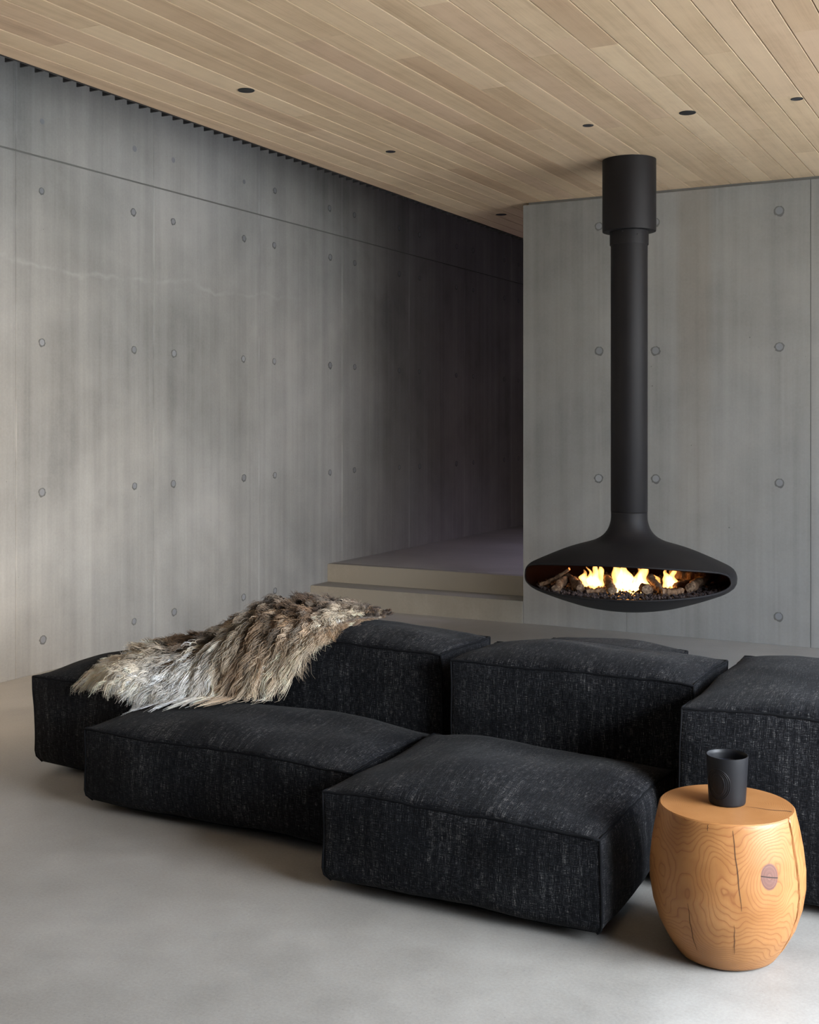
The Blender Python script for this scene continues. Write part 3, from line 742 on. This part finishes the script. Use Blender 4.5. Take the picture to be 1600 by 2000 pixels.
# ------------------------------------------------------------------ stump and candle
def stump():
    t = empty('stump_side_table', (-0.795, 3.405, 0.0)); tag(t, 'barrel-shaped solid cedar stump with visible growth rings, knot and splits', 'side table')
    prof = [(0.0, 0.0), (0.118, 0.0), (0.134, 0.008), (0.160, 0.045), (0.186, 0.095), (0.203, 0.15), (0.2115, 0.205), (0.2115, 0.255), (0.205, 0.315), (0.195, 0.370), (0.1845, 0.4165), (0.181, 0.420), (0.155, 0.4202), (0.10, 0.4203), (0.05, 0.4203), (0.0, 0.4203)]
    # resample the profile
    P = []
    for (a, b) in zip(prof, prof[1:]):
        for i in range(4): P.append((a[0] + (b[0] - a[0]) * i / 4, a[1] + (b[1] - a[1]) * i / 4))
    P.append(prof[-1]); n = 360; vs = []; fs = []
    crack = R(-13)
    for r, z in P:
        for i in range(n):
            a = 2 * math.pi * i / n
            rr = r * (1 + 0.012 * math.sin(2 * a + 0.5) + 0.006 * math.sin(3 * a + z * 5))
            zz = z
            # a long open split on the right side, running on into the top
            da = abs((a - crack - 0.035 * math.sin(z * 14) + math.pi) % (2 * math.pi) - math.pi)
            if z > 0.04 and r > 0.02:
                g = max(0.0, 1 - da / 0.020)
                if z < 0.4195: rr -= 0.022 * g
            vs.append((rr * math.cos(a), rr * math.sin(a), zz))
    for j in range(len(P) - 1):
        for i in range(n):
            k = (i + 1) % n; fs.append((j * n + i, j * n + k, (j + 1) * n + k, (j + 1) * n + i))
    o = pydata('stump_body', vs, fs, M_STUMP, t)
    # mark the rim as a crisp edge
    md = o.modifiers.new('split', 'EDGE_SPLIT'); md.split_angle = R(38)
    # drying checks: narrow dark slivers let into the surface
    def rad_at(z):
        for a, b in zip(prof[2:10], prof[3:11]):
            if a[1] <= z <= b[1]: return a[0] + (b[0] - a[0]) * (z - a[1]) / (b[1] - a[1])
        return 0.18
    def check(az0, az1, z0, z1, w):
        v, f = [], []; m = 14
        for i in range(m + 1):
            u = i / m; z = z0 + (z1 - z0) * u; a = R(az0 + (az1 - az0) * u) + 0.004 * math.sin(u * 17); ww = w * math.sin(math.pi * min(max(u, 0.03), 0.97)) ** 0.5
            r = rad_at(z) * (1 + 0.012 * math.sin(2 * a + 0.5) + 0.006 * math.sin(3 * a + z * 5))
            for s in (-1, 0, 1):
                aa = a + s * ww / r; rr = r + (0.0009 if s else 0.0006)
                v.append((rr * math.cos(aa), rr * math.sin(aa), z))
        for i in range(m):
            for k in range(2): f.append((i * 3 + k, i * 3 + k + 1, i * 3 + k + 4, i * 3 + k + 3))
        pydata('drying_check', v, f, M_CRACK, t)
    check(-66, -72, 0.20, 0.418, 0.0010); check(-104, -105, 0.06, 0.20, 0.0009); check(-70, -71, 0.07, 0.16, 0.0008); check(-92, -92, 0.398, 0.418, 0.0008)
    # split across the top
    v, f = [], []; m = 16
    for i in range(m + 1):
        u = i / m; r = 0.055 + (0.178 - 0.055) * u; a = R(-2) + 0.10 * u + 0.02 * math.sin(u * 9); w = 0.0004 + 0.0016 * u
        for s in (-1, 1): v.append((r * math.cos(a) - s * w * math.sin(a), r * math.sin(a) + s * w * math.cos(a), 0.4210))
    for i in range(m): f.append((i * 2, i * 2 + 1, i * 2 + 3, i * 2 + 2))
    pydata('drying_check', v, f, M_CRACK, t)
    # candle
    c = empty('candle', (-0.795, 3.415, 0.4204)); tag(c, 'black porcelain candle tumbler with an embossed oval, standing on the cedar stump', 'candle')
    prof = [(0, 0.0), (0.046, 0.0), (0.0495, 0.002), (0.051, 0.007), (0.0525, 0.03), (0.0562, 0.100), (0.0580, 0.134), (0.0578, 0.1365), (0.0566, 0.1370), (0.0553, 0.1360), (0.0545, 0.125), (0.0535, 0.105), (0.052, 0.095), (0.0, 0.095)]
    o = obj('tumbler', lathe(prof, 72), M_CERAMIC, c, True); md = o.modifiers.new('split', 'EDGE_SPLIT'); md.split_angle = R(50)
    obj('wax', lathe([(0.0532, 0.110), (0.0525, 0.1085), (0.030, 0.1080), (0.0, 0.1078), (0.0, 0.100), (0.0528, 0.100), (0.0532, 0.110)], 48), M_WAX, c, True)
    v_, f_ = tube_data([Vector((0.004, 0.002, 0.106)), Vector((0.004, 0.002, 0.112)), Vector((0.006, 0.001, 0.117))], 0.0012, 6); pydata('wick', v_, f_, M_CRACK, c)
    def on_cup(az, z): r = 0.0525 + (z - 0.03) * 0.054; return Vector((r * math.cos(az), r * math.sin(az), z))
    a0 = R(-76.9 - 29)
    for wx, hz, rr in ((0.66, 0.043, 0.0011), (0.58, 0.039, 0.0009), (0.36, 0.030, 0.0009)):
        pth = [on_cup(a0 + wx * math.cos(q), 0.063 + hz * math.sin(q)) for q in [2 * math.pi * i / 48 for i in range(49)]]
        v_, f_ = tube_data(pth, rr, 6, False); pydata('embossed_oval', v_, f_, M_CERAMIC, c)
    rg = random.Random(3); bm = bmesh.new()      # illegible raised ornament between the ovals
    for i in range(46):
        q = 2 * math.pi * i / 46; p = on_cup(a0 + 0.47 * math.cos(q), 0.063 + 0.0345 * math.sin(q))
        m = Matrix.Translation(p) @ Matrix.Diagonal((0.0008, 0.0008, 0.0014 * rg.uniform(0.6, 1.3), 1))
        bmesh.ops.create_icosphere(bm, subdivisions=1, radius=1.0, matrix=m)
    o = obj('embossed_ornament', bm, M_CERAMIC, c, True); o['kind'] = 'stuff'
stump()

# ------------------------------------------------------------------ hanging fireplace
def fireplace():
    t = empty('hanging_fireplace', (FIRE.x, FIRE.y, 0)); tag(t, 'matt black suspended fireplace, lens-shaped hearth on a straight flue from the ceiling', 'fireplace')
    rzv = R(28) - R(90)             # azimuth that points at the camera side
    obj('flue_collar', lathe([(0.116, 2.684), (0.158, 2.682), (0.164, 2.684), (0.1655, 2.690), (0.1655, 3.1285), (0.116, 3.1285), (0.116, 2.684)], 72), M_STEEL, t, True).modifiers.new('e', 'EDGE_SPLIT').split_angle = R(40)
    obj('flue_sleeve', lathe([(0.1145, 2.600), (0.119, 2.600), (0.1195, 2.603), (0.1195, 2.700), (0.1145, 2.700), (0.1145, 2.600)], 64), M_STEEL, t, True).modifiers.new('e', 'EDGE_SPLIT').split_angle = R(40)
    obj('flue_pipe', lathe([(0.1125, 0.942), (0.1135, 0.944), (0.1135, 2.75)], 72), M_STEEL, t, True)
    scr = bpy.data.meshes.new('screw'); bm = bmesh.new(); bmesh.ops.create_uvsphere(bm, u_segments=8, v_segments=5, radius=0.004); bm.to_mesh(scr); bm.free(); scr.materials.append(M_BLACK)
    for az in (-48, -92): 
        o = link('screw', scr, t); a = R(az) ; o.location = (0.1195 * math.cos(a), 0.1195 * math.sin(a), 2.652 if az == -48 else 2.672)
    up = [(0.1125, 0.941), (0.1125, 0.905), (0.117, 0.872), (0.133, 0.830), (0.163, 0.793), (0.208, 0.765), (0.26, 0.747), (0.32, 0.730), (0.39, 0.707), (0.455, 0.681), (0.52, 0.653), (0.575, 0.628), (0.615, 0.608), (0.638, 0.588), (0.648, 0.562), (0.650, 0.545)]
    lo = [(0.650, 0.545), (0.648, 0.520), (0.638, 0.497), (0.61, 0.474), (0.57, 0.455), (0.50, 0.428), (0.42, 0.400), (0.30, 0.364), (0.15, 0.337), (0.0, 0.329)]
    def curve(P):
        P = np.array(P); d = np.r_[0, np.cumsum(np.linalg.norm(np.diff(P, axis=0), axis=1))]; d /= d[-1]
        def f(s):
            i = int(np.clip(np.searchsorted(d, s) - 1, 0, len(P) - 2)); u = (s - d[i]) / (d[i + 1] - d[i])
            p0 = P[max(i - 1, 0)]; p1 = P[i]; p2 = P[i + 1]; p3 = P[min(i + 2, len(P) - 1)]
            return 0.5 * (2 * p1 + (p2 - p0) * u + (2 * p0 - 5 * p1 + 4 * p2 - p3) * u * u + (3 * p1 - p0 - 3 * p2 + p3) * u ** 3)
        return f
    fu, flo = curve(up), curve(lo)
    OD, OW = R(-72.4 - 11), R(78)     # opening direction and half width
    SU, SL = 0.27, 0.13            # how far the lips are drawn back from the rim
    n = 360; vs, fs = [], []; m1, m2 = 40, 26
    az = [OD + math.pi + 2 * math.pi * i / n for i in range(n)]
    def opn(a):
        u = ((a - OD + math.pi) % (2 * math.pi) - math.pi) / OW
        return (0.30 + 0.70 * (1 - abs(u) ** 1.9)) * (1 - abs(u) ** 18) ** 0.5 if abs(u) < 1 else 0.0
    for a in az:
        k = opn(a)
        for j in range(m1 + 1):
            r, z = fu((1 - SU * k) * j / m1); vs.append((r * math.cos(a), r * math.sin(a), z))
        for j in range(m2 + 1):
            s0 = SL * k; r, z = flo(s0 + (1 - s0) * j / m2); vs.append((r * math.cos(a), r * math.sin(a), z))
    w = m1 + m2 + 2
    for i in range(n):
        i2 = (i + 1) % n
        for j in range(w - 1):
            if j == m1: continue
            fs.append((i * w + j, i2 * w + j, i2 * w + j + 1, i * w + j + 1))
    me = bpy.data.meshes.new('hearth_bowl'); me.from_pydata(vs, [], fs); bm = bmesh.new(); bm.from_mesh(me)
    bmesh.ops.remove_doubles(bm, verts=bm.verts[:], dist=0.0002); bmesh.ops.recalc_face_normals(bm, faces=bm.faces[:])
    # make sure normals point outwards
    f0 = max(bm.faces, key=lambda f: f.calc_center_median().xy.length)
    if f0.normal.dot(f0.calc_center_median() - Vector((0, 0, 0.55))) < 0: bmesh.ops.reverse_faces(bm, faces=bm.faces[:])
    bm.to_mesh(me); bm.free(); me.polygons.foreach_set('use_smooth', [True] * len(me.polygons))
    o = link('hearth_bowl', me, t, [M_STEEL, M_HEARTH_IN])
    sd = o.modifiers.new('thick', 'SOLIDIFY'); sd.thickness = 0.008; sd.offset = -1; sd.material_offset = 1; sd.material_offset_rim = 0
    obj('burner_tray', lathe([(0, 0.452), (0.535, 0.452), (0.545, 0.457), (0.535, 0.463), (0.0, 0.463)], 56), M_BLACK, t)
    # ---- lava gravel, logs, flames (things of their own)
    rg = random.Random(8)
    def loc(px, py, b):             # a point b metres behind the hearth centre plane, from image measurements
        w_ = 7.44 + b; return Vector((0, 0, 1.5)) + FW * w_ + RT * ((px - 800) / 2333 * w_) + Vector((0, 0, (824 - py) / 2333 * w_))
    bm = bmesh.new()
    for i in range(1700):
        a = rg.uniform(0, 2 * math.pi); r = 0.575 * math.sqrt(rg.random()); s = rg.uniform(0.006, 0.0125)
        ca, sa = math.cos(a), math.sin(a)
        m = Matrix.Translation((r * ca, r * sa, 0.462 + s * 0.7 + rg.uniform(0, 0.010) + max(0.0, r - 0.50) * 0.12)) @ Matrix.Rotation(rg.uniform(0, 6), 4, Vector((rg.random(), rg.random(), rg.random())).normalized()) @ Matrix.Diagonal((s, s * rg.uniform(0.6, 1), s * rg.uniform(0.6, 1), 1))
        ret = bmesh.ops.create_icosphere(bm, subdivisions=1, radius=1.0, matrix=m)
        for v in ret['verts']: v.co += Vector((rg.uniform(-1, 1), rg.uniform(-1, 1), rg.uniform(-1, 1))) * s * 0.18
    g = obj('lava_gravel', bm, M_LAVA); g.location = (FIRE.x, FIRE.y, 0); tag(g, 'bed of small dark lava stones under the flames in the hanging hearth', 'gravel', kind='stuff')
    def log(pts, r0, r1, label, seed, emb=False):
        P = [loc(*p) for p in pts]; base = P[0].copy(); base.z = min(p.z for p in P)
        o_ = empty('fire_log', base); tag(o_, label, 'log', 'logs in the hanging hearth')
        M_ = 16; path = []
        for i in range(M_ + 1):
            s = i / M_ * (len(P) - 1); k = min(int(s), len(P) - 2); path.append(P[k].lerp(P[k + 1], s - k) - base)
        rr = [(r0 + (r1 - r0) * i / M_) * (1 + 0.10 * math.sin(i * 1.3 + seed) + 0.06 * math.sin(i * 2.9 + seed * 2)) for i in range(M_ + 1)]
        v, f = tube_data(path, rr, 14)
        v = [p + (Vector((mnoise.noise(p * 26 + Vector((seed, 0, 0))), mnoise.noise(p * 26 + Vector((0, seed, 3))), mnoise.noise(p * 26 + Vector((1, 0, seed))))) * r0 * 0.42) for p in v]
        body = f[:-2]; pydata('bark', v, body, M_LOG, o_)
        n_ = 14
        ends = [[v[k] for k in range(n_)], [v[M_ * n_ + k] for k in range(n_)]]
        for ei, E in enumerate(ends):
            c = sum(E, Vector()) / n_ + (path[-1] - path[0]).normalized() * (r0 * 0.25 if ei else -r0 * 0.25); pydata('log_end', [tuple(c)] + [tuple(q) for q in E], [(0, 1 + k, 1 + (k + 1) % n_) for k in range(n_)], M_EMBER if emb and ei == 1 else M_LOGEND, o_)
    log([(1056, 1143, -0.02), (1085, 1130, -0.05), (1112, 1111, -0.12)], 0.013, 0.011, 'thin stick leaning at the far left of the hearth with a glowing tip', 1, True)
    log([(1087, 1152, -0.22), (1098, 1136, -0.10), (1112, 1128, 0.02)], 0.026, 0.023, 'short stubby log at the left end of the hearth, pale sawn end forward', 2)
    log([(1134, 1149, -0.24), (1121, 1136, -0.10), (1108, 1127, 0.04)], 0.028, 0.024, 'knobbly log crossing just left of the left flames', 3)
    log([(1146, 1156, -0.30), (1165, 1154, -0.30), (1184, 1156, -0.31)], 0.015, 0.017, 'thin log lying flat at the foot of the left flames', 4)
    log([(1196, 1154, -0.34), (1191, 1140, -0.20), (1186, 1128, -0.06)], 0.027, 0.022, 'upright-looking log between the left and the middle flames', 5)
    log([(1263, 1151, -0.34), (1257, 1147, -0.28)], 0.030, 0.026, 'round stub of a log in front of the middle flames', 6)
    log([(1270, 1128, -0.18), (1282, 1142, -0.25), (1293, 1156, -0.33)], 0.022, 0.019, 'bare log leaning down between the middle and the right flames', 7)
    log([(1293, 1156, -0.36), (1314, 1158, -0.36), (1334, 1153, -0.34)], 0.020, 0.020, 'pale crooked log lying at the front right of the hearth', 8)
    log([(1348, 1148, -0.33), (1360, 1140, -0.12), (1376, 1132, 0.08)], 0.029, 0.027, 'thick log at the right end with a bright pale sawn end', 9)
    log([(1312, 1120, 0.12), (1345, 1124, 0.14), (1376, 1126, 0.16)], 0.034, 0.030, 'long log lying across the back right behind the right flames', 10)
    log([(1318, 1146, -0.10), (1330, 1142, -0.08), (1344, 1138, -0.06)], 0.022, 0.022, 'charred log glowing beneath the right flames', 11)
    fire = empty('fire', (FIRE.x, FIRE.y, 0.47)); tag(fire, 'bright orange and yellow flames burning in the hanging hearth', 'fire')
    def flame(px, pyb, pyt, wpx, b, sway, seed, notch=0.0):
        P0 = loc(px, pyb, b); P1 = loc(px + sway, pyt, b); H = (P1 - P0).length; W = wpx / 2333 * 7.3
        v, f = [], []; n_ = 16; m_ = 22
        for i in range(m_ + 1):
            s = i / m_; c = P0.lerp(P1, s)
            c = c + RT * (math.sin(s * 7.5 + seed) * 0.012 * s + math.sin(s * 15 + seed * 2.3) * 0.005 * s)
            wd = W * 0.5 * ((min(1, s / 0.22) ** 0.5) * (1 - s) ** 0.75 * (1 + 0.55 * s) + 0.0) * (1 + 0.22 * math.sin(s * 11 + seed * 1.7)) + 0.0006
            for k in range(n_):
                a = 2 * math.pi * k / n_; lob = 1 + 0.18 * math.sin(3 * a + seed + s * 4)
                v.append(c + RT * (math.cos(a) * wd * lob) + FW * (math.sin(a) * wd * 0.7 * lob))
        for i in range(m_):
            for k in range(n_):
                k2 = (k + 1) % n_; f.append((i * n_ + k, i * n_ + k2, (i + 1) * n_ + k2, (i + 1) * n_ + k))
        f.append(tuple(range(n_))[::-1]); f.append(tuple(m_ * n_ + k for k in range(n_)))
        v = [tuple(p - Vector((FIRE.x, FIRE.y, 0.47))) for p in v]
        pydata('flame', v, f, M_FLAME, fire)
    flame(1145, 1148, 1112, 20, -0.05, -6, 1.0); flame(1160, 1152, 1101, 24, -0.08, 2, 2.2); flame(1170, 1152, 1103, 20, -0.03, 4, 3.1); flame(1154, 1150, 1106, 12, -0.10, -4, 9.4)
    flame(1205, 1157, 1097, 28, -0.10, 0, 4.0); flame(1218, 1158, 1096, 32, -0.06, 4, 5.2); flame(1232, 1158, 1125, 44, -0.12, 0, 6.1); flame(1252, 1157, 1098, 26, -0.08, 8, 7.3); flame(1247, 1156, 1106, 20, -0.04, 0, 8.8); flame(1225, 1160, 1138, 60, -0.16, 0, 2.9)
    flame(1287, 1148, 1122, 14, -0.03, -5, 3.7); flame(1302, 1150, 1110, 20, -0.05, 1, 4.9); flame(1311, 1150, 1108, 20, -0.02, 6, 6.6)
fireplace()
